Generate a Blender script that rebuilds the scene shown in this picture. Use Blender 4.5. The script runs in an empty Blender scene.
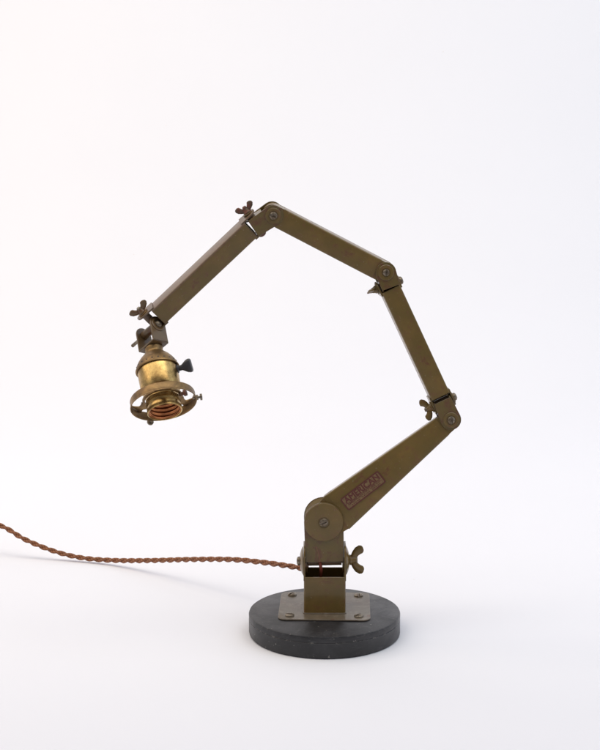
import bpy, bmesh, math, random
from mathutils import Vector, Matrix, noise
random.seed(4)
PI = math.pi
S = bpy.context.scene
COL = S.collection
R = math.radians

# ------------------------------------------------------------------ camera
FPX, PITCH, D0 = 1480.0, R(10.0), 1.48          # focal length in 600-px units, downward pitch, distance to the base
CR = Vector((1, 0, 0)); CU = Vector((0, math.sin(PITCH), math.cos(PITCH))); CF = Vector((0, math.cos(PITCH), -math.sin(PITCH)))
def ray(px, py): return CF + CR*((px-300)/FPX) - CU*((py-375)/FPX)
CPOS = -ray(324.5, 632.5)*D0
cd = bpy.data.cameras.new('camera'); cam = bpy.data.objects.new('camera', cd); COL.objects.link(cam)
cam.location = CPOS; cam.rotation_euler = (PI/2-PITCH, 0, 0)
cd.sensor_fit = 'HORIZONTAL'; cd.sensor_width = 36; cd.lens = 36*FPX/600; cd.clip_start = .05; cd.clip_end = 50
S.camera = cam
YC = 0.004
def at(px, py, y=YC):                            # the point of the vertical plane y seen at that place of the photo
    r = ray(px, py); return CPOS + r*((y-CPOS.y)/r.y)
def camvec(r, u, f): return (CR*r + CU*u + CF*f).normalized()

# ------------------------------------------------------------------ light
w = bpy.data.worlds.new('World'); S.world = w; w.use_nodes = True
bg = w.node_tree.nodes['Background']; bg.inputs[0].default_value = (1.0, .99, 1.0, 1); bg.inputs[1].default_value = .585
# the room: dimmer behind the camera, bright ahead and above
_t = w.node_tree; _tc = _t.nodes.new('ShaderNodeTexCoord'); _sx = _t.nodes.new('ShaderNodeSeparateXYZ'); _t.links.new(_tc.outputs['Generated'], _sx.inputs[0])
_mr = _t.nodes.new('ShaderNodeMapRange'); _t.links.new(_sx.outputs['Y'], _mr.inputs[0]); _mr.interpolation_type = 'SMOOTHSTEP'
_mr.inputs[1].default_value = -1; _mr.inputs[2].default_value = .3; _mr.inputs[3].default_value = .42; _mr.inputs[4].default_value = 1
_mx = _t.nodes.new('ShaderNodeVectorMath'); _mx.operation = 'SCALE'; _mx.inputs[0].default_value = (.97, .975, 1.06); _t.links.new(_mr.outputs[0], _mx.inputs['Scale']); _t.links.new(_mx.outputs[0], bg.inputs[0])
def area(name, loc, target, size, power, col):
    l = bpy.data.lights.new(name, 'AREA'); l.shape = 'RECTANGLE'; l.size, l.size_y = size; l.energy = power; l.color = col
    o = bpy.data.objects.new(name, l); COL.objects.link(o); o.location = loc
    o.rotation_euler = (Vector(target)-Vector(loc)).to_track_quat('-Z', 'Y').to_euler(); return o
area('window_light', (-1.9, .45, 1.9), (-.5, 1.6, .5), (2.0, 2.0), 25, (1.0, .85, .66))
area('cool_window_light', (1.9, .45, 1.9), (.5, 1.6, .5), (2.6, 2.6), 16, (.60, .80, 1.0))
area('backdrop_fill_light', (0, -.3, 2.2), (0, 1.9, 1.15), (2.6, 1.6), 36.5, (1, .965, .85))  # added soft light, aimed up the sweep to brighten the backdrop
S.view_settings.view_transform = 'Standard'; S.view_settings.look = 'None'; S.view_settings.exposure = 0; S.view_settings.gamma = 1
S.render.resolution_x = 819; S.render.resolution_y = 1024

# ------------------------------------------------------------------ materials
def new_mat(name):
    m = bpy.data.materials.new(name); m.use_nodes = True
    nt = m.node_tree; return m, nt, nt.nodes['Principled BSDF']
def N(nt, typ, **kw):
    n = nt.nodes.new(typ)
    for k, v in kw.items(): setattr(n, k, v)
    return n
def noise_tex(nt, scale, detail=6, rough=.6, dist=0, stretch=None, seed=0):
    tc = N(nt, 'ShaderNodeTexCoord'); mp = N(nt, 'ShaderNodeMapping')
    nt.links.new(tc.outputs['Object'], mp.inputs[0])
    mp.inputs['Location'].default_value = (seed, seed*.37, -seed*.71)
    if stretch: mp.inputs['Scale'].default_value = stretch
    n = N(nt, 'ShaderNodeTexNoise'); n.inputs['Scale'].default_value = scale; n.inputs['Detail'].default_value = detail
    n.inputs['Roughness'].default_value = rough; n.inputs['Distortion'].default_value = dist
    nt.links.new(mp.outputs[0], n.inputs['Vector']); return n.outputs['Fac']
def ramp(nt, fac, stops):
    r = N(nt, 'ShaderNodeValToRGB'); e = r.color_ramp.elements
    while len(e) < len(stops): e.new(.5)
    for i, (p, c) in enumerate(stops):
        e[i].position = p; e[i].color = (c, c, c, 1) if isinstance(c, (int, float)) else (*c, 1)
    nt.links.new(fac, r.inputs[0]); return r.outputs[0]
def mix(nt, fac, a, b):
    m = N(nt, 'ShaderNodeMix', data_type='RGBA')
    for sock, v in ((m.inputs[0], fac), (m.inputs[6], a), (m.inputs[7], b)):
        if isinstance(v, (int, float)): sock.default_value = v
        elif isinstance(v, tuple): sock.default_value = (*v, 1)
        else: nt.links.new(v, sock)
    return m.outputs[2]
def bump(nt, b, h, strength, dist=.0004):
    n = N(nt, 'ShaderNodeBump'); n.inputs['Strength'].default_value = strength; n.inputs['Distance'].default_value = dist
    nt.links.new(h, n.inputs['Height']); nt.links.new(n.outputs[0], b.inputs['Normal'])
def edge_mask(nt, lo=.51, hi=.60):
    g = N(nt, 'ShaderNodeNewGeometry'); return ramp(nt, g.outputs['Pointiness'], [(lo, 0), (hi, 1)])

def paint_mat(name, base, dark, wear, rough=(.30, .46), seed=0, edge=.45, rust=.585, coat=.42):
    m, nt, b = new_mat(name)
    c = mix(nt, ramp(nt, noise_tex(nt, 45, 5, .6, .3, None, seed), [(.35, 0), (.7, 1)]), base, dark)
    c = mix(nt, ramp(nt, noise_tex(nt, 110, 7, .7, .5, None, seed+3), [(.53, 0), (.63, .75)]), c, wear)
    c = mix(nt, ramp(nt, noise_tex(nt, 520, 3, .5, 0, None, seed+9), [(.68, 0), (.72, .5)]), c, (.26, .21, .14))
    c = mix(nt, ramp(nt, noise_tex(nt, 24, 5, .65, .6, None, seed+14), [(.42, 0), (.60, .55)]), c, tuple(x*y for x, y in zip(base, (.74, .84, .85))))
    bv = N(nt, 'ShaderNodeBevel', samples=5); bv.inputs['Radius'].default_value = .0019
    ge = N(nt, 'ShaderNodeNewGeometry'); dp = N(nt, 'ShaderNodeVectorMath', operation='DOT_PRODUCT')
    nt.links.new(bv.outputs[0], dp.inputs[0]); nt.links.new(ge.outputs['True Normal'], dp.inputs[1])
    ed = ramp(nt, dp.outputs['Value'], [(.84, 1), (.992, 0)])
    mm = N(nt, 'ShaderNodeMath', operation='MULTIPLY'); nt.links.new(ed, mm.inputs[0])
    nt.links.new(ramp(nt, noise_tex(nt, 150, 5, .7, .4, None, seed+1), [(.36, 0), (.58, edge)]), mm.inputs[1])
    c = mix(nt, mm.outputs[0], c, (.050, .030, .018))
    c = mix(nt, ramp(nt, noise_tex(nt, 62, 7, .75, 1.0, None, seed+21), [(rust, 0), (rust+.07, .75)]), c, (.115, .042, .020))
    nt.links.new(c, b.inputs['Base Color'])
    r = N(nt, 'ShaderNodeMapRange'); nt.links.new(noise_tex(nt, 160, 5, .65, 0, None, seed+5), r.inputs[0])
    r.inputs[3].default_value, r.inputs[4].default_value = rough
    nt.links.new(r.outputs[0], b.inputs['Roughness'])
    bump(nt, b, noise_tex(nt, 700, 4, .6, 0, None, seed), .12, .0003)
    b.inputs['Specular IOR Level'].default_value = .25
    b.inputs['Coat Weight'].default_value = coat; b.inputs['Coat Roughness'].default_value = .12
    return m
M = {}
M['olive'] = paint_mat('olive_enamel', (.168, .100, .024), (.117, .076, .016), (.150, .066, .028))
M['olive_worn_sheen'] = paint_mat('worn_and_sheen_olive_enamel', (.170, .105, .062), (.125, .072, .040), (.20, .105, .07), (.32, .5), 7)  # worn tone on small parts; on the head arm a reflection held in colour
M['olive_rusty'] = paint_mat('rust_speckled_olive_enamel', (.145, .095, .022), (.11, .068, .018), (.14, .07, .03), seed=31, edge=1, rust=.50)
M['olive_dull'] = paint_mat('dull_olive_enamel', (.125, .080, .018), (.10, .062, .014), (.12, .06, .024), (.7, .8), 5, coat=0)
M['plate'] = paint_mat('browned_steel', (.140, .108, .075), (.085, .058, .038), (.19, .155, .12), (.38, .55), 12)

M['olive_brown'] = paint_mat('brownish_enamel', (.155, .095, .040), (.105, .058, .025), (.15, .07, .035), (.32, .5), 15, rust=.53)
m, nt, b = new_mat('old_steel'); M['steel'] = m
nt.links.new(mix(nt, ramp(nt, noise_tex(nt, 260, 5, .6), [(.4, 0), (.65, 1)]), (.26, .22, .17), (.11, .075, .045)), b.inputs['Base Color'])
b.inputs['Metallic'].default_value = .75; b.inputs['Roughness'].default_value = .42
m, nt, b = new_mat('rusty_bolt_steel'); M['rust'] = m
nt.links.new(mix(nt, ramp(nt, noise_tex(nt, 300, 5, .6), [(.4, 0), (.6, 1)]), (.11, .075, .05), (.16, .052, .030)), b.inputs['Base Color'])
b.inputs['Metallic'].default_value = .3; b.inputs['Roughness'].default_value = .55

m, nt, b = new_mat('aged_brass'); M['brass'] = m
c = mix(nt, ramp(nt, noise_tex(nt, 70, 6, .65, .8), [(.40, 0), (.68, 1)]), (.57, .385, .145), (.25, .15, .055))
c = mix(nt, ramp(nt, noise_tex(nt, 350, 4, .6, 0, None, 5), [(.60, 0), (.72, .8)]), c, (.10, .06, .03))
nt.links.new(c, b.inputs['Base Color'])
nt.links.new(ramp(nt, noise_tex(nt, 90, 5, .6, 0, None, 3), [(.3, .20), (.7, .40)]), b.inputs['Roughness'])
b.inputs['Metallic'].default_value = .95; bump(nt, b, noise_tex(nt, 500, 4, .6), .15, .0003)
m, nt, b = new_mat('tarnished_brass'); M['brass_dark'] = m
c = mix(nt, ramp(nt, noise_tex(nt, 90, 6, .65, .8, None, 2), [(.38, 0), (.66, 1)]), (.29, .18, .075), (.14, .085, .042))
nt.links.new(c, b.inputs['Base Color']); b.inputs['Metallic'].default_value = .8; b.inputs['Roughness'].default_value = .42
bump(nt, b, noise_tex(nt, 500, 4, .6), .2, .0003)
m, nt, b = new_mat('copper_thread'); M['copper'] = m
nt.links.new(mix(nt, ramp(nt, noise_tex(nt, 160, 5, .6), [(.4, 0), (.7, 1)]), (.55, .215, .085), (.22, .08, .035)), b.inputs['Base Color'])
b.inputs['Metallic'].default_value = .95; b.inputs['Roughness'].default_value = .33
m, nt, b = new_mat('black_phenolic'); M['black'] = m
b.inputs['Base Color'].default_value = (.035, .033, .036, 1); b.inputs['Roughness'].default_value = .38

m, nt, b = new_mat('ebonised_wood'); M['ebony'] = m
c = mix(nt, ramp(nt, noise_tex(nt, 22, 6, .6, .6), [(.38, 0), (.68, 1)]), (.010, .0098, .011), (.028, .027, .030))
c = mix(nt, ramp(nt, noise_tex(nt, 60, 8, .75, 1.2, (1, 1, 3), 6), [(.56, 0), (.74, .5)]), c, (.10, .098, .10))
c = mix(nt, ramp(nt, noise_tex(nt, 230, 4, .6, 0, None, 11), [(.67, 0), (.71, .75)]), c, (.25, .235, .21))
bv = N(nt, 'ShaderNodeBevel', samples=5); bv.inputs['Radius'].default_value = .0022
ge = N(nt, 'ShaderNodeNewGeometry'); dp = N(nt, 'ShaderNodeVectorMath', operation='DOT_PRODUCT')
nt.links.new(bv.outputs[0], dp.inputs[0]); nt.links.new(ge.outputs['True Normal'], dp.inputs[1])
mm = N(nt, 'ShaderNodeMath', operation='MULTIPLY'); nt.links.new(ramp(nt, dp.outputs['Value'], [(.88, 1), (.99, 0)]), mm.inputs[0])
nt.links.new(ramp(nt, noise_tex(nt, 190, 6, .75, .4, None, 8), [(.55, 0), (.60, .8)]), mm.inputs[1])
c = mix(nt, mm.outputs[0], c, (.22, .20, .18))
nt.links.new(c, b.inputs['Base Color'])
nt.links.new(ramp(nt, noise_tex(nt, 28, 7, .7, .8, None, 4), [(.3, .30), (.7, .52)]), b.inputs['Roughness'])
bump(nt, b, noise_tex(nt, 120, 8, .7, .4), .25, .0006)

m, nt, b = new_mat('braided_brown_fabric'); M['cord'] = m
uv = N(nt, 'ShaderNodeUVMap'); wv = N(nt, 'ShaderNodeTexWave', wave_type='BANDS', bands_direction='DIAGONAL')
wv.inputs['Scale'].default_value = 1; nt.links.new(uv.outputs[0], wv.inputs['Vector'])
c = mix(nt, wv.outputs['Fac'], (.165, .048, .014), (.33, .120, .042))
nt.links.new(mix(nt, ramp(nt, noise_tex(nt, 200, 4), [(.4, 0), (.7, .5)]), c, (.19, .08, .035)), b.inputs['Base Color'])
b.inputs['Roughness'].default_value = .62; bump(nt, b, wv.outputs['Fac'], .6, .0003)
b.inputs['Sheen Weight'].default_value = .08; b.inputs['Sheen Roughness'].default_value = .4
m, nt, b = new_mat('red_wire'); M['redwire'] = m
b.inputs['Base Color'].default_value = (.22, .045, .025, 1); b.inputs['Roughness'].default_value = .6

m, nt, b = new_mat('red_smear'); M['smear'] = m
nt.links.new(mix(nt, ramp(nt, noise_tex(nt, 420, 5, .7), [(.42, 0), (.58, 1)]), (.17, .060, .034), (.14, .085, .025)), b.inputs['Base Color'])
b.inputs['Roughness'].default_value = .5
m, nt, b = new_mat('label_gold'); M['label'] = m
nt.links.new(mix(nt, ramp(nt, noise_tex(nt, 420, 5, .65), [(.40, 0), (.62, 1)]), (.20, .125, .052), (.14, .082, .036)), b.inputs['Base Color'])
b.inputs['Roughness'].default_value = .42
m, nt, b = new_mat('label_red'); M['labelred'] = m
nt.links.new(mix(nt, ramp(nt, noise_tex(nt, 500, 5, .65, 0, None, 4), [(.52, 0), (.70, .6)]), (.095, .018, .012), (.12, .050, .028)), b.inputs['Base Color'])
b.inputs['Roughness'].default_value = .45

def paper(name, col, spec):
    m, nt, b = new_mat(name)
    c = mix(nt, ramp(nt, noise_tex(nt, 2.2, 4, .5), [(.3, 0), (.7, 1)]), col, tuple(x*.988 for x in col))
    if spec:
        c = mix(nt, ramp(nt, noise_tex(nt, 55, 2, .5, 0, None, 3), [(.800, 0), (.812, .30)]), c, (.62, .52, .45))
    nt.links.new(c, b.inputs['Base Color']); b.inputs['Roughness'].default_value = .8
    b.inputs['Specular IOR Level'].default_value = .2
    bump(nt, b, noise_tex(nt, 40, 6, .6), .08, .0008); return m
M['paper'] = paper('white_paper', (.842, .835, .880), True)
M['floor'] = M['paper']

# ------------------------------------------------------------------ mesh helpers (millimetres in, metres out)
MM = .001
def link(name, bm, mat, parent=None, mw=None, bevel=0, smooth=35, seg=2):
    bmesh.ops.recalc_face_normals(bm, faces=bm.faces)
    me = bpy.data.meshes.new(name); bm.to_mesh(me); bm.free()
    for v in me.vertices: v.co *= MM
    for p in me.polygons: p.use_smooth = True
    me.set_sharp_from_angle(angle=R(smooth))
    mats = mat if isinstance(mat, (list, tuple)) else [mat]
    for x in mats: me.materials.append(x)
    o = bpy.data.objects.new(name, me); COL.objects.link(o)
    if mw is not None: o.matrix_world = mw
    if parent is not None: put_under(o, parent)
    if bevel:
        md = o.modifiers.new('bevel', 'BEVEL'); md.width = bevel*MM; md.segments = seg; md.limit_method = 'ANGLE'; md.angle_limit = R(40)
        md.harden_normals = False
    return o
WM = {}
def put_under(o, parent):
    mw = o.matrix_world.copy() if o.name not in WM else WM[o.name]
    mw = o.matrix_basis.copy()
    WM[o.name] = mw
    pw = WM.get(parent.name, parent.matrix_basis)
    o.parent = parent; o.matrix_basis = pw.inverted() @ mw
def frame(o, X, away=Vector((0, 1, 0)), twist=0):
    X = X.normalized(); Y = (away - X*away.dot(X)).normalized(); Z = X.cross(Y)
    m = Matrix((X, Y, Z)).transposed().to_4x4(); m.translation = o
    return m @ Matrix.Rotation(R(twist), 4, 'X')
# plane bases for extruded plates: (u, v, n)
BX = {'xz': (Vector((1,0,0)), Vector((0,0,1)), Vector((0,1,0))),
      'xy': (Vector((1,0,0)), Vector((0,1,0)), Vector((0,0,1))),
      'yz': (Vector((0,1,0)), Vector((0,0,1)), Vector((1,0,0)))}
def prism(bm, pts, n0, n1, plane='xz', mi=0, T=None):
    u, v, n = BX[plane]
    a = [bm.verts.new(u*p[0]+v*p[1]+n*n0) for p in pts]; c = [bm.verts.new(u*p[0]+v*p[1]+n*n1) for p in pts]
    fs = [bm.faces.new(a), bm.faces.new(c[::-1])]
    k = len(pts)
    for i in range(k): fs.append(bm.faces.new((a[i], c[i], c[(i+1) % k], a[(i+1) % k])))
    for f in fs: f.material_index = mi
    if T: bmesh.ops.transform(bm, matrix=T, verts=a+c)
    return a+c
def stadium(x0, x1, h0, h1, round0=True, round1=True, r0=None, r1=None, n=14):
    """plate outline along x; rounded ends about x0 / x1 with half heights h0 / h1"""
    pts = []
    if round1:
        for i in range(n+1):
            t = -PI/2 + PI*i/n; pts.append((x1+h1*math.cos(t), h1*math.sin(t)))
    else: pts += [(x1, -h1), (x1, h1)]
    if round0:
        for i in range(n+1):
            t = PI/2 + PI*i/n; pts.append((x0+h0*math.cos(t), h0*math.sin(t)))
    else: pts += [(x0, h0), (x0, -h0)]
    return pts
def rrect(hx, hy, r, n=5, cx=0, cy=0):
    pts = []
    for sx, sy, a in ((1, 1, 0), (-1, 1, PI/2), (-1, -1, PI), (1, -1, 1.5*PI)):
        for i in range(n+1):
            t = a + PI/2*i/n; pts.append((cx+sx*(hx-r)+r*math.cos(t), cy+sy*(hy-r)+r*math.sin(t)))
    return pts
def loft(bm, loops, cap=False, mi=0):
    L = [[bm.verts.new(p) for p in lp] for lp in loops]; k = len(L[0])
    for a, c in zip(L, L[1:]):
        for i in range(k): bm.faces.new((a[i], a[(i+1) % k], c[(i+1) % k], c[i])).material_index = mi
    if cap:
        bm.faces.new(L[0]).material_index = mi; bm.faces.new(L[-1][::-1]).material_index = mi
    return L
def tube(bm, xs, hy, hz, r, t):
    """hollow rectangular tube along x; hy(x), hz(x) half sizes"""
    out = [[Vector((x, a, c)) for a, c in rrect(hy(x), hz(x), r)] for x in xs]
    inn = [[Vector((x, a, c)) for a, c in rrect(hy(x)-t, hz(x)-t, max(r-t, .3))] for x in reversed(xs)]
    L = loft(bm, out+inn+[out[0]][:0]); k = len(L[0]); a, c = L[-1], L[0]
    for i in range(k): bm.faces.new((a[i], a[(i+1) % k], c[(i+1) % k], c[i]))
def lathe(bm, prof, axis='x', n=48, mi=0, T=None, closed=False):
    """prof: (r, t) list; revolve about axis, t along it"""
    rings = []
    for r, t in prof:
        ring = []
        if r < 1e-6: r = 1e-4
        for i in range(n):
            a = 2*PI*i/n; c, s = r*math.cos(a), r*math.sin(a)
            p = {'x': (t, c, s), 'y': (c, t, s), 'z': (c, s, t)}[axis]
            ring.append(bm.verts.new(p))
        rings.append(ring)
    fs = []
    pairs = list(zip(rings, rings[1:])) + ([(rings[-1], rings[0])] if closed else [])
    for a, c in pairs:
        for i in range(n):
            f = bm.faces.new((a[i], a[(i+1) % n], c[(i+1) % n], c[i])); f.material_index = mi
    if T:
        bmesh.ops.transform(bm, matrix=T, verts=[v for r_ in rings for v in r_])
    return rings
def rot_to(d):                                   # matrix taking +x to direction d
    return Vector((1, 0, 0)).rotation_difference(Vector(d).normalized()).to_matrix().to_4x4()
def slot_head(bm, r, h, o=(0,0,0), d=(0,-1,0), roll=0, slot=None, base=0):
    """domed screw head pointing along d with a real slot across it"""
    slot = slot or r*.22; n = 56; nr = 16
    T = Matrix.Translation(Vector(o)) @ rot_to(d) @ Matrix.Rotation(R(roll), 4, 'X')
    rings = [[bm.verts.new((-base, r*math.cos(2*PI*i/n), r*math.sin(2*PI*i/n))) for i in range(n)]]
    for k in range(nr):
        rr = r*(1-k/nr)
        ring = []
        for i in range(n):
            y, z = rr*math.cos(2*PI*i/n), rr*math.sin(2*PI*i/n)
            x = h*(.35+.65*math.sqrt(max(0, 1-(rr/r)**2)))
            if abs(y) < slot: x = h*.30
            ring.append(bm.verts.new((x, y, z)))
        rings.append(ring)
    for a, c in zip(rings, rings[1:]):
        for i in range(n): bm.faces.new((a[i], a[(i+1) % n], c[(i+1) % n], c[i]))
    bm.faces.new(rings[-1])
    bmesh.ops.transform(bm, matrix=T, verts=[v for q in rings for v in q])
def hex_prism(bm, r, t0, t1, T):
    vs = prism(bm, [(r*math.cos(PI/3*i), r*math.sin(PI/3*i)) for i in range(6)], t0, t1, 'yz', 0, T)

def wing_nut_bm(span=10, fwd=9, hub=4.2, th=1.7, bolt=None):
    """wing nut along +x, base at x = 0, wings in the xz plane"""
    bm = bmesh.new()
    lathe(bm, [(0, 0), (hub+.5, 0), (hub+.5, 1.2), (hub*.9, 2.2), (hub*.72, fwd*.55), (2.3, fwd*.62), (0, fwd*.62)], n=28)
    for s in (1, -1):
        cl = [(fwd*.28, hub*.35, 1.9), (fwd*.42, hub*.9, 2.3), (fwd*.52, span*.50, 2.5), (fwd*.72, span*.70, 2.9), (fwd*.95, span*.82, 3.0), (fwd*1.10, span*.86, 2.3), (fwd*1.17, span*.88, 1.2)]
        sc = span/10
        loops = []
        for j, (x, z, w_) in enumerate(cl):
            a = cl[max(j-1, 0)]; c = cl[min(j+1, len(cl)-1)]
            t = Vector((c[0]-a[0], 0, c[1]-a[1])).normalized(); nn = Vector((-t.z, 0, t.x))
            tt = th*(1 - .45*j/len(cl)) * (.6 if j == len(cl)-1 else 1)
            lp = []
            for i in range(16):
                q = 2*PI*i/16; p = Vector((x, 0, z)) + nn*(w_*1.15*sc*math.cos(q)) + Vector((0, 1, 0))*(tt*sc*math.sin(q))
                lp.append(Vector((p.x, p.y, p.z*s)))
            loops.append(lp)
        loft(bm, loops, True)
    return bm

def arm_mesh(L, hy, hz, e0, e1, start, end, wall=1.3, earlen=0):
    """bar from pivot x=0 to pivot x=L; e0/e1 = 'y' (face ears) or 'z' (side ears); tube between start and end"""
    bm = bmesh.new()
    n = 8
    xs = [start + (end-start)*i/n for i in range(n+1)]
    tube(bm, xs, hy, hz, 1.7, wall)
    for e, xp, xe, sg in ((e0, 0, start, 1), (e1, L, end, -1)):
        for s in (1, -1):
            if e == 'y':                        # flat lug continuing the front and back walls
                h = hz(xe)-.3; rr = min(h, hz(xp)-.3, 17.0)
                y1 = s*(hy(xe)-.12); y0 = s*(hy(xe)-wall-.1)
                pts = stadium(xp, xe+sg*4, rr, h, True, False) if sg == 1 else stadium(xe+sg*4, xp, h, rr, False, True)
                prism(bm, pts, min(y0, y1), max(y0, y1), 'xz')
                if s == 1:
                    q = stadium(xp, xe+sg*2, rr-.2, rr-.2, True, False) if sg == 1 else stadium(xe+sg*2, xp, rr-.2, rr-.2, False, True)
                    prism(bm, q, -hy(xe)+wall+.2, hy(xe)-wall-.2, 'xz')
            else:                               # side lug riveted outside the tube, hugging the knuckle
                h = hy(xe)-1.2; z0 = hz(xe)-.25; z1 = hz(xe)+1.35
                pts = stadium(xp, xe+sg*3.2, h*.96, h, True, False) if sg == 1 else stadium(xe+sg*3.2, xp, h, h*.96, False, True)
                prism(bm, pts, min(s*z0, s*z1), max(s*z0, s*z1), 'xy')
    return bm
def knuckle_mesh(L, hz, yin, t, plate_end, side_end_r, rq=None, sidein=None, sy=None):
    """x=0 face pivot, x=L side pivot. front/back plates + side walls"""
    bm = bmesh.new(); rq = rq or hz
    for s in (1, -1):
        pts = stadium(0, plate_end, rq, hz, True, False)
        prism(bm, pts, min(s*yin, s*(yin+t)), max(s*yin, s*(yin+t)), 'xz')
        sy_ = sy or (yin-.05); r = side_end_r
        x0 = sidein if sidein is not None else rq*.95
        pr = [(x0, -sy_), (L, -sy_)] if r >= sy_ else None
        pts = []
        k = 12
        for i in range(k+1):
            a = -PI/2 + PI*i/k; pts.append((L + r*math.cos(a), sy_*math.sin(a)))
        pts += [(x0, sy_), (x0, -sy_)]
        z0, z1 = s*(hz-t), s*(hz-.06)
        prism(bm, pts, min(z0, z1), max(z0, z1), 'xy')
    return bm
def face_screw(name, root_part, mw, y, rw, th, rs, hs, roll, mat=None, boss=True):
    """washer + slotted screw on the camera side, plain rivet end at the back"""
    if boss:
        bm = bmesh.new()
        lathe(bm, [(0, -y), (rw, -y), (rw, -y-th*.6), (rw-.5, -y-th), (rs*1.25, -y-th), (rs*1.2, -y-th*.72), (0, -y-th*.72)], 'y')
        link('washer', bm, M['olive'], root_part, mw)
    bm = bmesh.new()
    slot_head(bm, rs, hs, (0, -y-th*.70, 0), (0, -1, 0), roll)
    lathe(bm, [(0, y+3.4), (rs*.55, y+3.4), (rs*.6, y+3), (rs*.6, y+1.6), (rs, y+1.6), (rs, y), (0, y)], 'y', 24)
    lathe(bm, [(rs*.5, -y), (rs*.5, y)], 'y', 20)
    return link('pivot_screw', bm, mat or M['steel'], root_part, mw)
def side_bolt(root_part, mw, z, sgn, rb=2.2, span=10, fwd=8.5, hub=3.9, roll=0, head='round', wash=6.0, tail=3, mat='steel', nutmat='olive', wmat='olive', dome=0, headr=4.2):
    """bolt through the side lugs along z, wing nut at sgn side"""
    # bolt
    bm = bmesh.new()
    wz = z + (dome if dome else 1.0)
    lathe(bm, [(0, -wz-3.2), (headr*.55, -wz-3.1), (headr*.9, -wz-2.2), (headr, -wz-1.0), (headr, -wz), (rb, -wz), (rb, wz+fwd*.6+tail-.6), (rb-.6, wz+fwd*.6+tail), (0, wz+fwd*.6+tail)], 'z', 28, T=None if sgn > 0 else Matrix.Rotation(PI, 4, 'X'))
    bo = link('hinge_bolt', bm, M[mat], root_part, mw)
    for s in (1, -1):
        bm = bmesh.new()
        if dome: prof = [(0, z), (wash, z), (wash, z+.5), (wash*.8, z+dome*.55), (wash*.5, z+dome*.9), (rb, z+dome), (0, z+dome)]
        else: prof = [(0, z), (wash, z), (wash, z+1.0), (0, z+1.0)]
        lathe(bm, prof, 'z', 36, T=None if s > 0 else Matrix.Rotation(PI, 4, 'X'))
        link('washer', bm, M[wmat], root_part, mw, .15)
    bm = wing_nut_bm(span, fwd, hub)
    T = Matrix.Rotation(R(roll), 4, 'Z') @ (Matrix.Rotation(-PI/2, 4, 'Y') if sgn > 0 else Matrix.Rotation(PI/2, 4, 'Y'))
    T = Matrix.Translation((0, 0, sgn*wz)) @ T
    bmesh.ops.transform(bm, matrix=T, verts=bm.verts)
    link('wing_nut', bm, M[nutmat], root_part, mw)

# ------------------------------------------------------------------ setting: one paper sweep (floor + backdrop)
bm = bmesh.new()
prof = [(-3.2, 0), (.75, 0)]
for i in range(1, 33):
    a = PI/2*i/32; prof.append((.75+1.35*math.sin(a), 1.35-1.35*math.cos(a)))
prof.append((2.1, 3.2))
rows = []
for yy, zz in prof: rows.append([bm.verts.new((x*1000, yy*1000, zz*1000)) for x in (-3.2, 3.2)])
for a, c in zip(rows, rows[1:]): bm.faces.new((a[0], a[1], c[1], c[0]))
sweep = link('floor', bm, M['floor'])
for v in sweep.data.polygons:
    if v.normal.z < 0 and abs(v.normal.y) < .1: sweep.data.flip_normals(); break
sweep['kind'] = 'structure'

# ------------------------------------------------------------------ the lamp
lamp = bpy.data.objects.new('desk_lamp', None); COL.objects.link(lamp)
lamp.empty_display_size = .05
lamp['label'] = 'vintage olive green jointed desk lamp with bare brass socket, standing on a round black base'
lamp['category'] = 'lamp'

# base disc
TURN = Matrix.Rotation(R(-2.0), 4, 'Z')
bm = bmesh.new()
H = 22.5
lathe(bm, [(0, 0), (73.6, 0), (75.0, 1.2), (75.4, 3), (75.4, H*.70), (75.0, H*.715), (75.35, H*.73), (75.4, H-1.5), (74.9, H-.5), (73.8, H), (0, H)], 'z', 160)
for v in bm.verts:
    d = noise.noise(Vector(v.co)*.05)
    rr = math.hypot(v.co.x, v.co.y)
    if rr > 60: v.co.x *= 1+d*.004; v.co.y *= 1+d*.004
disc = link('base_disc', bm, M['ebony'], lamp, TURN.copy(), 0)

PT = H + 1.6
PY = 12.0                                        # plate centre a little behind the post
bm = bmesh.new()
prism(bm, rrect(45.5, 42.5, 8, 8, 0, PY), H+.02, PT, 'xy')
plate = link('mounting_plate', bm, M['plate'], lamp, TURN.copy(), .5)
for sx in (-1, 1):
    for sy, rr in ((-1, 20), (1, 70)):
        bm = bmesh.new(); slot_head(bm, 4.6, 2.3, (sx*34, PY+sy*31.5, PT), (0, 0, 1), rr + sx*25, .8)
        link('screw', bm, M['steel'], plate, TURN.copy())

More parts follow.
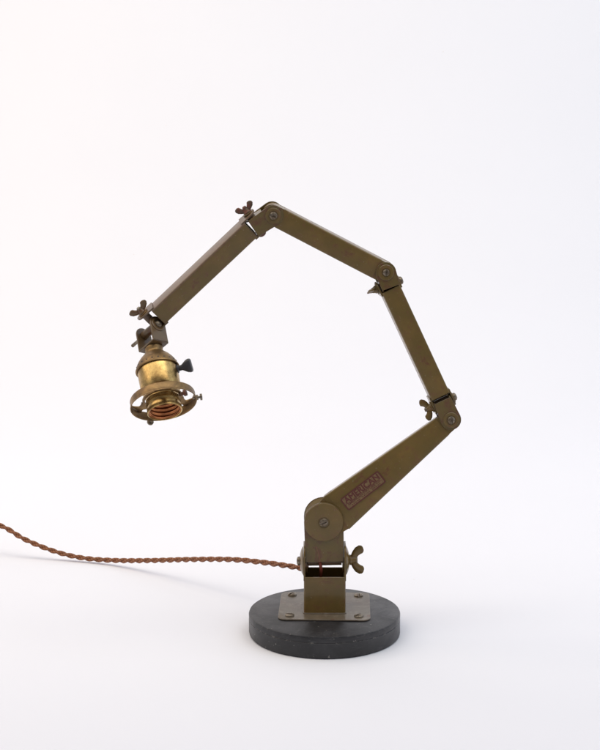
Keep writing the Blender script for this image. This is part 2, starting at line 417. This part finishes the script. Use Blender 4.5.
# post: folded box with two tall side lugs
def front(px, py, d=.0115):                       # pivot whose screw head, d in front of it, is seen at px, py
    p = at(px, py, YC-d); return Vector((p.x, YC, p.z))
J0 = at(324.6, 560.5); J1 = front(323.8, 522.2, .0125)
pz_top = at(324, 577.5, YC-.017).z*1000
j0z = J0.z*1000; ox = J0.x*1000
POST = Matrix.Translation((J0.x, YC, 0))
bm = bmesh.new()
hw, hd, tw = 20.6, 17.0, 1.5
lp_o = rrect(hw, hd, 2.2, 5); lp_i = rrect(hw-tw, hd-tw, .9, 5)
L = loft(bm, [[Vector((a, c, PT)) for a, c in lp_o], [Vector((a, c, pz_top)) for a, c in lp_o], [Vector((a, c, pz_top)) for a, c in lp_i], [Vector((a, c, PT)) for a, c in lp_i]])
for s in (1, -1):
    top = j0z+17.5; r = 9
    pts = [(-hd+1.0, pz_top-3)]
    pts = [(-hd+.7, pz_top-4), (hd-.7, pz_top-4)]
    for i in range(7):
        a = PI/2*i/6; pts.append((hd-.7-r+r*math.cos(a), top-r+r*math.sin(a)))
    for i in range(7):
        a = PI/2+PI/2*i/6; pts.append((-hd+.7+r+r*math.cos(a), top-r+r*math.sin(a)))
    prism(bm, pts, min(s*(hw-tw+.1), s*(hw+.35)), max(s*(hw-tw+.1), s*(hw+.35)), 'yz')
post = link('post', bm, M['olive'], lamp, POST, .35)
# bottom flange line
bm = bmesh.new(); prism(bm, rrect(hw+.9, hd+.9, 2.6, 5), PT-.3, PT+.9, 'xy')
link('weld_bead', bm, M['plate'], post, POST, .4)

# lower knuckle (B)
MB_ = frame(J1, J0-J1)
LB = (J0-J1).length*1000
bm = knuckle_mesh(LB, 18.9, 10.1, 1.5, LB-1.9, 12.5, 19.4, 10)
knB = link('knuckle', bm, M['olive_rusty'], lamp, MB_, .3)
bm = bmesh.new(); lathe(bm, [(0, -9.9), (18.75, -9.9), (18.75, 9.9), (0, 9.9)], 'y', 64)
link('hub', bm, M['olive_dull'], knB, MB_)
bm = bmesh.new()
prism(bm, [(24.4, -8.6), (27, -8.0), (30, -6.9), (33, -6.2), (LB-2.2, -5.4), (LB-2.2, -3.9), (33.5, -4.6), (31, -5.6), (28, -6.3), (25, -7.4)], -11.68, -11.4, 'xz')
link('red_paint_smear', bm, M['smear'], knB, MB_)
bm = bmesh.new()
lathe(bm, [(0, -11.6), (19.0, -11.6), (19.2, -13.2), (18.8, -13.8), (14, -14.2), (5.6, -14.3), (5.3, -13.9), (0, -13.9)], 'y', 72)
link('cover_disc', bm, M['olive'], knB, MB_)
bm = bmesh.new(); slot_head(bm, 4.2, 2.2, (0, -13.9, 0), (0, -1, 0), 20, .6)
lathe(bm, [(2.2, -12), (2.2, 12)], 'y', 20); lathe(bm, [(0, 14.3), (4, 14.3), (4.4, 13.3), (4.4, 11.6), (0, 11.6)], 'y', 28)
link('pivot_screw', bm, M['steel'], knB, MB_)
MJ0 = MB_ @ Matrix.Translation((LB*MM, 0, 0))
bm = bmesh.new(); lathe(bm, [(0, -16.8), (4.9, -16.8), (4.9, 16.8), (0, 16.8)], 'z', 32)
link('spacer_tube', bm, M['olive_worn_sheen'], knB, MJ0, .3)
side_bolt(knB, MJ0, hw+.4, 1, 2.8, 13.0, 12.0, 4.8, 0, wash=14.5, dome=3.6, tail=1.0, headr=4.6)

# lower tapered arm
J2 = front(450.4, 420.4); LA = (J2-J1).length*1000
A4a = J1+Vector((0, 0, -.0040)); A4b = J2+Vector((0, 0, -.0022)); LA = (A4b-A4a).length*1000
MA4 = frame(A4a, A4b-A4a, twist=-9)
hz4 = lambda x: 20.6 - (20.6-9.8)*max(0, min(1, (x-14)/(LA-14)))
hy4 = lambda x: 10.0 - (10.0-9.5)*max(0, min(1, (x-14)/(LA-14)))
bm = arm_mesh(LA, hy4, hz4, 'y', 'y', 17, LA-8)
arm4 = link('lower_arm', bm, M['olive'], lamp, MA4, .25)
for s in (1, -1):
    bm = bmesh.new(); prism(bm, rrect(4.5, 2.6, 1.2, 4, 22, 0), min(s*19.5, s*20.15), max(s*19.5, s*20.15), 'xy')
    link('weld_spot', bm, M['olive'], arm4, MA4, .2)

# nameplate on the lower arm
NP = MA4 @ Matrix.Translation((50.3*MM, 0, -.3*MM)) @ Matrix.Rotation(R(2.0), 4, 'Y')
ny = -(hy4(50)+.05)
slope = math.atan2(.5, LA-14)
NP = MA4 @ Matrix.Translation((52*MM, ny*MM, .5*MM)) @ Matrix.Rotation(slope, 4, 'Z') @ Matrix.Rotation(R(1.6), 4, 'Y')
bm = bmesh.new()
prism(bm, rrect(23.3, 6.7, 1.4, 5), -.40, .2, 'xz')
npl = link('nameplate', bm, M['label'], arm4, NP)
bm = bmesh.new()
o_ = rrect(23.5, 6.9, 1.5, 5); i_ = rrect(22.2, 5.7, 1.0, 5)
loft(bm, [[Vector((a, -.40, c)) for a, c in o_], [Vector((a, -.55, c)) for a, c in o_], [Vector((a, -.55, c)) for a, c in i_], [Vector((a, -.40, c)) for a, c in i_]])
prism(bm, [(-22.5, -.9), (22.5, -.9), (22.5, -.55), (-22.5, -.55)], -.5, -.40, 'xz')
tmp = []
def text_into(bm, s, size, cx, cz, width, weight=0, dz=0):
    cu = bpy.data.curves.new('lettering_source', 'FONT'); cu.body = s; cu.size = size; cu.align_x = 'CENTER'; cu.align_y = 'CENTER'
    cu.extrude = .05; cu.offset = weight; cu.resolution_u = 3
    ob = bpy.data.objects.new('lettering_source', cu); COL.objects.link(ob); bpy.context.view_layer.update()
    me = bpy.data.meshes.new_from_object(ob.evaluated_get(bpy.context.evaluated_depsgraph_get()))
    xs = [v.co.x for v in me.vertices]; k = width/(max(xs)-min(xs)); mid = (max(xs)+min(xs))/2
    ys = [v.co.y for v in me.vertices]; my = (max(ys)+min(ys))/2
    for v in me.vertices: x, y, z = v.co; v.co = ((x-mid)*k+cx, -.44-z-dz, y-my+cz)
    bm.from_mesh(me); bpy.data.objects.remove(ob); bpy.data.curves.remove(cu); bpy.data.meshes.remove(me)
for k, (dx, dy) in enumerate(((-.30, 0), (.30, 0), (0, -.18), (0, .18))): text_into(bm, 'AMERICAN', 8.4, dx, 2.55+dy, 41.2, 0, k*.008)
text_into(bm, 'AMERICAN FIXTURE CO.', 3.1, 0, -2.1, 41, .06)
for k in range(17):                               # third line: worn to illegible dashes
    xx = -17+k*2.1+random.uniform(-.2, .2)
    if k not in (5, 11): prism(bm, [(xx, -5.0), (xx+1.2, -5.0), (xx+1.2, -4.1), (xx, -4.1)], -.49, -.40, 'xz')
link('nameplate_print', bm, M['labelred'], npl, NP)

# upper arms
HS = 9.6
const = lambda h: (lambda x: h)
J2P = at(442.3, 402.2); J3P = at(388.0, 285.0); J3 = front(385.0, 272.9); J4 = front(272.4, 214.2); J4P = at(254.7, 222.8); J5P = at(151.2, 320.6)
# middle arm (the steep one)
M3 = frame(J3P, J2P-J3P, twist=-6); L3 = (J2P-J3P).length*1000
arm3 = link('middle_arm', arm_mesh(L3, const(HS), const(HS), 'z', 'z', 3.6, L3-7.6), M['olive'], lamp, M3, .25)
# upper arm (from the elbow up to the peak)
M2 = frame(J4, J3-J4, twist=3.0); L2 = (J3-J4).length*1000
arm2 = link('upper_arm', arm_mesh(L2, const(HS), const(HS+.3), 'y', 'y', 8, L2-8), M['olive'], lamp, M2, .25)
# head arm (down to the socket)
M1 = frame(J4P, J5P-J4P, twist=-15); L1 = (J5P-J4P).length*1000
bm = arm_mesh(L1, const(HS), const(HS), 'z', 'z', 6.5, L1-8.5)
bm.normal_update()
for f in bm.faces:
    if f.calc_center_median().z < -8.0: f.material_index = 1  # upper side coloured pinkish to paint in a warm grazing reflection
arm1 = link('head_arm', bm, [M['olive'], M['olive_worn_sheen']], lamp, M1, .25)

def knuckle_at(Q, Pp, twist, sgn, roll, rs=3.7, mat='olive_rusty', screwroll=30, head='steel', nutmat='olive_rusty', span=9.0, fwd=7.5, tail=2.5, dirv=None, pe=3.6):
    X = (Pp-Q).normalized()*.6 + dirv.normalized()*.4
    mw = frame(Q, X, twist=twist); Lk = (Pp-Q).dot(X.normalized())*1000
    mp = mw.copy(); mp.translation = Pp
    kn = link('knuckle', knuckle_mesh(Lk, 8.9, 9.8, 1.4, Lk+pe, 7.0, 9.9, 7.5), M[mat], lamp, mw, .3)
    face_screw('pivot', kn, mw, 11.2, 7.6, 1.0, rs, 2.3, screwroll)
    bm = bmesh.new(); lathe(bm, [(0, -HS+.1), (4.4, -HS+.1), (4.4, HS-.1), (0, HS-.1)], 'z', 28)
    link('spacer_tube', bm, M['olive_worn_sheen'], kn, mp, .3)
    side_bolt(kn, mp, HS+1.4, sgn, 2.0, span, fwd, 3.5, roll, wash=5.6, tail=tail, nutmat=nutmat, wmat='olive', headr=4.0, mat=head)
    return kn
knuckle_at(J2, J2P, 4, 1, 8, screwroll=70, nutmat='olive', span=10, dirv=J3P-J2P)
knuckle_at(J3, J3P, -5, -1, 78, rs=3.3, screwroll=60, nutmat='olive', span=8.5, dirv=J2P-J3P, pe=1.9)
kA = knuckle_at(J4, J4P, -8, -1, 6, screwroll=35, nutmat='rust', head='rust', span=8.5, dirv=J5P-J4P)

# ------------------------------------------------------------------ socket end (E)
Qax = Vector((-.63, -.47, .60)).normalized(); aax = Vector((.205, -.850, -.475)).normalized()
aax = (aax - Qax*aax.dot(Qax)).normalized()
qw = camvec(*Qax); aw = camvec(*aax)
QC = at(150.6, 330.4)
# frame: X = socket axis (down/toward us), Y = Q (away), Z = X x Y
ME = frame(QC, aw, qw)
# link piece held between the lugs of the head arm
mK = frame(J5P, J5P-J4P, twist=-15)
bm = bmesh.new()
lathe(bm, [(0, -9.4), (3.9, -9.4), (3.9, 9.4), (0, 9.4)], 'z', 28)
kE = link('swivel_link', bm, M['olive_worn_sheen'], lamp, mK, .3)
side_bolt(kE, mK, HS+1.4, -1, 2.0, 9.5, 7.5, 3.5, 0, wash=5.2, tail=2.2, nutmat='olive_brown', wmat='brass_dark', headr=3.6, mat='steel')
bm = bmesh.new()
lathe(bm, [(0, -10.6), (4.3, -10.6), (4.3, 10.6), (0, 10.6)], 'y', 28)
link('swivel_barrel', bm, M['olive_brown'], kE, ME, .3)
# yoke
bm = bmesh.new()
yo = 12.4; t = 1.6; bw = 9.0; xb = 19.5
for s in (1, -1):
    prism(bm, stadium(0, xb, 8.9, bw, True, False), min(s*(yo-t), s*yo), max(s*(yo-t), s*yo), 'xz')
prism(bm, [(-yo, -bw), (yo, -bw), (yo, bw), (-yo, bw)], xb-t, xb+.15, 'yz')
yoke = link('yoke', bm, M['olive_brown'], lamp, ME, .45)
bm = bmesh.new()
lathe(bm, [(0, -yo), (7.6, -yo), (7.6, -yo-.5), (6.9, -yo-.9), (5.9, -yo-.9), (5.3, -yo-.5), (0, -yo-.5)], 'y', 40)
link('washer', bm, M['olive_brown'], yoke, ME)
bm = bmesh.new()
lathe(bm, [(0, -yo-3.0), (2.0, -yo-2.9), (3.2, -yo-2.2), (3.7, -yo-1.2), (3.7, -yo-.4), (1.7, -yo-.4), (1.7, yo+18.4), (1.2, yo+19), (0, yo+19)], 'y', 28)
link('pivot_screw', bm, M['steel'], yoke, ME)
bm = bmesh.new(); prism(bm, [(3.4*math.cos(PI/3*i), 3.4*math.sin(PI/3*i)) for i in range(6)], yo+.02, yo+2.6, 'xz')
link('nut', bm, M['brass_dark'], yoke, ME, .3)

# socket, lathed about X; x measured from the yoke pivot
x0 = xb+.2
bm = bmesh.new()
cap = [(0, x0), (7.6, x0), (8.6, x0+.6), (8.6, x0+3.0), (8.0, x0+4.2), (8.1, x0+6), (9.2, x0+7.0), (11.6, x0+9.0), (14.6, x0+12.2), (17.4, x0+16.0), (19.6, x0+20.0), (20.4, x0+23.4), (21.1, x0+24.0), (21.1, x0+25.0), (20.4, x0+25.3), (19.6, x0+25.3)]
lathe(bm, cap, 'x', 72)
# ring of small dark perforations round the cap rim
for i in range(22):
    a = 2*PI*i/22
    T = Matrix.Rotation(a, 4, 'X') @ Matrix.Translation((x0+21.6, 20.0, 0)) @ Matrix.Rotation(R(-12), 4, 'Z')
    lathe(bm, [(0, -.3), (.78, -.3), (.78, .12), (0, .12)], 'y', 10, mi=1, T=T)
soc = link('socket_cap', bm, [M['brass_dark'], M['black']], lamp, ME)
bm = bmesh.new()
body = [(19.3, x0+25.0), (19.4, x0+26), (19.2, x0+40), (19.2, x0+45.0), (18.6, x0+47.2), (16.2, x0+48.6), (15.6, x0+49.5), (15.6, x0+51)]
for k in range(3):                               # rolled outer thread
    xx = x0+53+k*3.9
    body += [(16.0, xx), (16.35, xx+1.0), (16.0, xx+2.0), (15.65, xx+3.0)]
body += [(15.9, x0+64.4), (16.4, x0+65.2), (16.7, x0+69.0), (16.6, x0+70.4), (16.1, x0+70.9), (15.4, x0+70.6), (15.2, x0+69.6)]
lathe(bm, body, 'x', 80)
shell = link('socket_shell', bm, M['brass'], lamp, ME)
# copper screw thread inside (helical)
bm = bmesh.new(); n = 72; rows = []
x_in0, x_in1 = x0+44, x0+69.7; nst = 110
for j in range(nst+1):
    xx = x_in0 + (x_in1-x_in0)*j/nst; row = []
    for i in range(n):
        a = 2*PI*i/n; ph = (xx/4.3 - i/n)*2*PI
        r = 14.0 + .85*math.cos(ph) + (.35 if j > nst-3 else 0)
        row.append(bm.verts.new((xx, r*math.cos(a), r*math.sin(a))))
    rows.append(row)
for a, c in zip(rows, rows[1:]):
    for i in range(n): bm.faces.new((a[i], a[(i+1) % n], c[(i+1) % n], c[i]))
lathe(bm, [(15.3, x0+69.9), (14.6, x0+70.0), (14.2, x0+69.7)], 'x', n)
link('thread', bm, M['copper'], shell, ME)
bm = bmesh.new(); lathe(bm, [(0, x0+46), (14.8, x0+46), (14.8, x0+44.5), (0, x0+44.5)], 'x', 40); lathe(bm, [(0, x0+49), (3, x0+48.8), (3.4, x0+46)], 'x', 24)
link('contact', bm, M['brass_dark'], shell, ME)

# directions across the axis as seen from the camera
Minv = ME.to_3x3().inverted()
e1 = Minv @ CR; e1.x = 0; e1.normalize()         # to the right in the picture
e2 = Vector((1, 0, 0)).cross(e1)
if (Minv @ CU).dot(e2) < 0: e2 = -e2             # up in the picture (the near side of the ring)
def rad(deg): return e1*math.cos(R(deg)) + e2*math.sin(R(deg))
# turn key
dk = rad(12)
def basis(o, X, Zh):
    X = X.normalized(); Z = (Zh - X*Zh.dot(X)).normalized(); Y = Z.cross(X)
    m_ = Matrix((X, Y, Z)).transposed().to_4x4(); m_.translation = o; return m_
bm = bmesh.new()
T = basis(Vector((x0+29.5, 0, 0)), dk, Vector((1, 0, 0)))
lathe(bm, [(0, 18), (4.2, 18), (4.2, 19.8), (3.2, 20.2), (2.6, 21), (2.6, 22.5), (0, 22.5)], 'x', 24)
loops = []
for xx, hy_, hz_ in ((21.5, 2.4, 2.4), (24, 2.6, 2.8), (26, 2.3, 4.2), (28.5, 3.2, 5.9), (31.0, 3.6, 6.7), (32.6, 3.4, 6.5), (33.3, 2.6, 5.6)):
    loops.append([Vector((xx, a, c)) for a, c in rrect(hy_*1.25, hz_, min(hy_, hz_)*.85, 4)])
loft(bm, loops, True)
bmesh.ops.transform(bm, matrix=T @ Matrix.Rotation(R(28), 4, 'X'), verts=bm.verts)
link('turn_key', bm, M['black'], shell, ME)

# shade holder ring
bm = bmesh.new()
rx0, rx1 = x0+55.0, x0+63.2
lathe(bm, [(29.6, rx0), (30.6, rx0-.2), (31.0, rx0+.6), (31.0, rx0+6.2), (31.6, rx1-1.2), (31.7, rx1-.3), (31.1, rx1), (30.5, rx1-.8), (30.0, rx0+6.1), (29.8, rx0+1)], 'x', 96, closed=True)
# collar and three curved spokes
lathe(bm, [(16.9, rx0+.4), (19.3, rx0+.4), (19.3, rx0+2.0), (16.9, rx0+2.0)], 'x', 56, closed=True)
for a0 in (205, 85, -35):
    loops = []
    for j in range(11):
        q = j/10; rr = 18.2+q*10.6; xx = rx0+1.2 + 0.6*math.sin(q*PI); ww = 3.6 + 5.0*abs(q-.5)**1.5*2.8
        c = rad(a0)*rr; tdir = Vector((1, 0, 0)).cross(rad(a0))
        loops.append([Vector((xx+sx*.6, 0, 0)) + c + tdir*(st*ww) for sx, st in ((-1, -1), (-1, 1), (1, 1), (1, -1))])
    loft(bm, loops, True)
ring = link('shade_holder', bm, M['brass_dark'], lamp, ME)
for a0, ln in ((-6, 5.5), (-113, 9.0)):
    bm = bmesh.new()
    lathe(bm, [(0, 28.0), (1.3, 28.0), (1.3, 31.4), (2.6, 31.6), (2.6, 33.2), (1.2, 33.6), (1.1, 31.5+ln-1.8), (3.2, 31.5+ln-1.7), (3.2, 31.5+ln), (0, 31.5+ln)], 'x', 20)
    bmesh.ops.transform(bm, matrix=basis(Vector((rx0+4.6, 0, 0)), rad(a0), Vector((1, 0, 0))), verts=bm.verts)
    link('thumb_screw', bm, M['steel'], ring, ME)
bm = bmesh.new()
lathe(bm, [(0, 17), (1.8, 17), (1.8, 21.5), (3.2, 21.8), (3.2, 24.2), (0, 24.4)], 'x', 20)
bmesh.ops.transform(bm, matrix=basis(Vector((rx0+3.4, 0, 0)), rad(20), Vector((1, 0, 0))), verts=bm.verts)
link('clamp_screw', bm, M['rust'], ring, ME)

# ------------------------------------------------------------------ cord: two twisted fabric strands
def catmull(P, n=14):
    out = []
    for i in range(len(P)-1):
        p0 = P[max(i-1, 0)]; p1 = P[i]; p2 = P[i+1]; p3 = P[min(i+2, len(P)-1)]
        for k in range(n):
            t_ = k/n
            out.append(.5*((2*p1)+(p2-p0)*t_+(2*p0-5*p1+4*p2-p3)*t_*t_+(3*p1-p0-3*p2+p3)*t_**3))
    out.append(P[-1]); return out
ctrl = [(-330, 470.0, .30), (-120, 486, .29), (-50, 509, .27), (0, 525.5, .258), (24, 539, .250), (52, 550.5, .243), (80, 557.6, .236), (112, 560.4, .222), (150, 560.6, .190),
        (190, 559.6, .150), (230, 559.6, .110), (262, 562.4, .078), (288, 566.0, .050), (303, 568.2, .033)]
path = [at(a, c, y_) for a, c, y_ in ctrl] + [at(308, 563, .024), at(312, 556, .014), at(316, 546, .008)]
pts = catmull(path, 16)
# even resampling
res = [pts[0]]; step = .0009; acc = 0
for a, c in zip(pts, pts[1:]):
    seg = (c-a).length; d = step-acc
    while d <= seg:
        res.append(a.lerp(c, d/seg)); d += step
    acc = seg-(d-step)
for p in res: p.z = max(p.z, .0032)
bm = bmesh.new(); uvl = bm.loops.layers.uv.new('UVMap')
hr = .00140; sr = .00170; nn = 12
phase = [0.0]
for a, c in zip(res, res[1:]): phase.append(phase[-1] + PI*(c-a).length/(.0115 + .0022*max(0, min(1, (.24-c.y)/.15))))
for s in (0, 1):
    rows = []
    cl = []
    for i, p in enumerate(res):
        t_ = (res[min(i+1, len(res)-1)]-res[max(i-1, 0)]).normalized()
        u_ = t_.cross(Vector((0, 0, 1))).normalized(); v_ = u_.cross(t_)
        a = phase[i] + PI*s
        cl.append(p+u_*(hr*math.cos(a))+v_*(hr*math.sin(a)))
    for i, p in enumerate(cl):
        t_ = (cl[min(i+1, len(cl)-1)]-cl[max(i-1, 0)]).normalized()
        u_ = t_.cross(Vector((0, 0, 1))).normalized(); v_ = u_.cross(t_)
        rows.append([bm.verts.new((p+u_*(sr*math.cos(2*PI*k/nn))+v_*(sr*math.sin(2*PI*k/nn)))*1000) for k in range(nn)])
    for i, (a, c) in enumerate(zip(rows, rows[1:])):
        for k in range(nn):
            f = bm.faces.new((a[k], a[(k+1) % nn], c[(k+1) % nn], c[k]))
            for lp, (uu, vv) in zip(f.loops, ((i, k), (i, k+1), (i+1, k+1), (i+1, k))): lp[uvl].uv = (uu*.18, vv/nn*1.2)
cord = link('power_cord', bm, M['cord'], lamp)
bm = bmesh.new()
wp = catmull([at(314, 549, .006), at(317.5, 556, .002), at(320.0, 563, -.004), at(321.0, 570, -.002), at(320.5, 578, .004), at(319, 588, .006)], 8)
rows = []
for i, p in enumerate(wp):
    t_ = (wp[min(i+1, len(wp)-1)]-wp[max(i-1, 0)]).normalized(); u_ = t_.cross(Vector((0, 1, 0))).normalized(); v_ = u_.cross(t_)
    rows.append([(p+u_*(.0016*math.cos(2*PI*k/10))+v_*(.0016*math.sin(2*PI*k/10)))*1000 for k in range(10)])
loft(bm, rows, True)
link('inner_wire', bm, M['redwire'], cord)
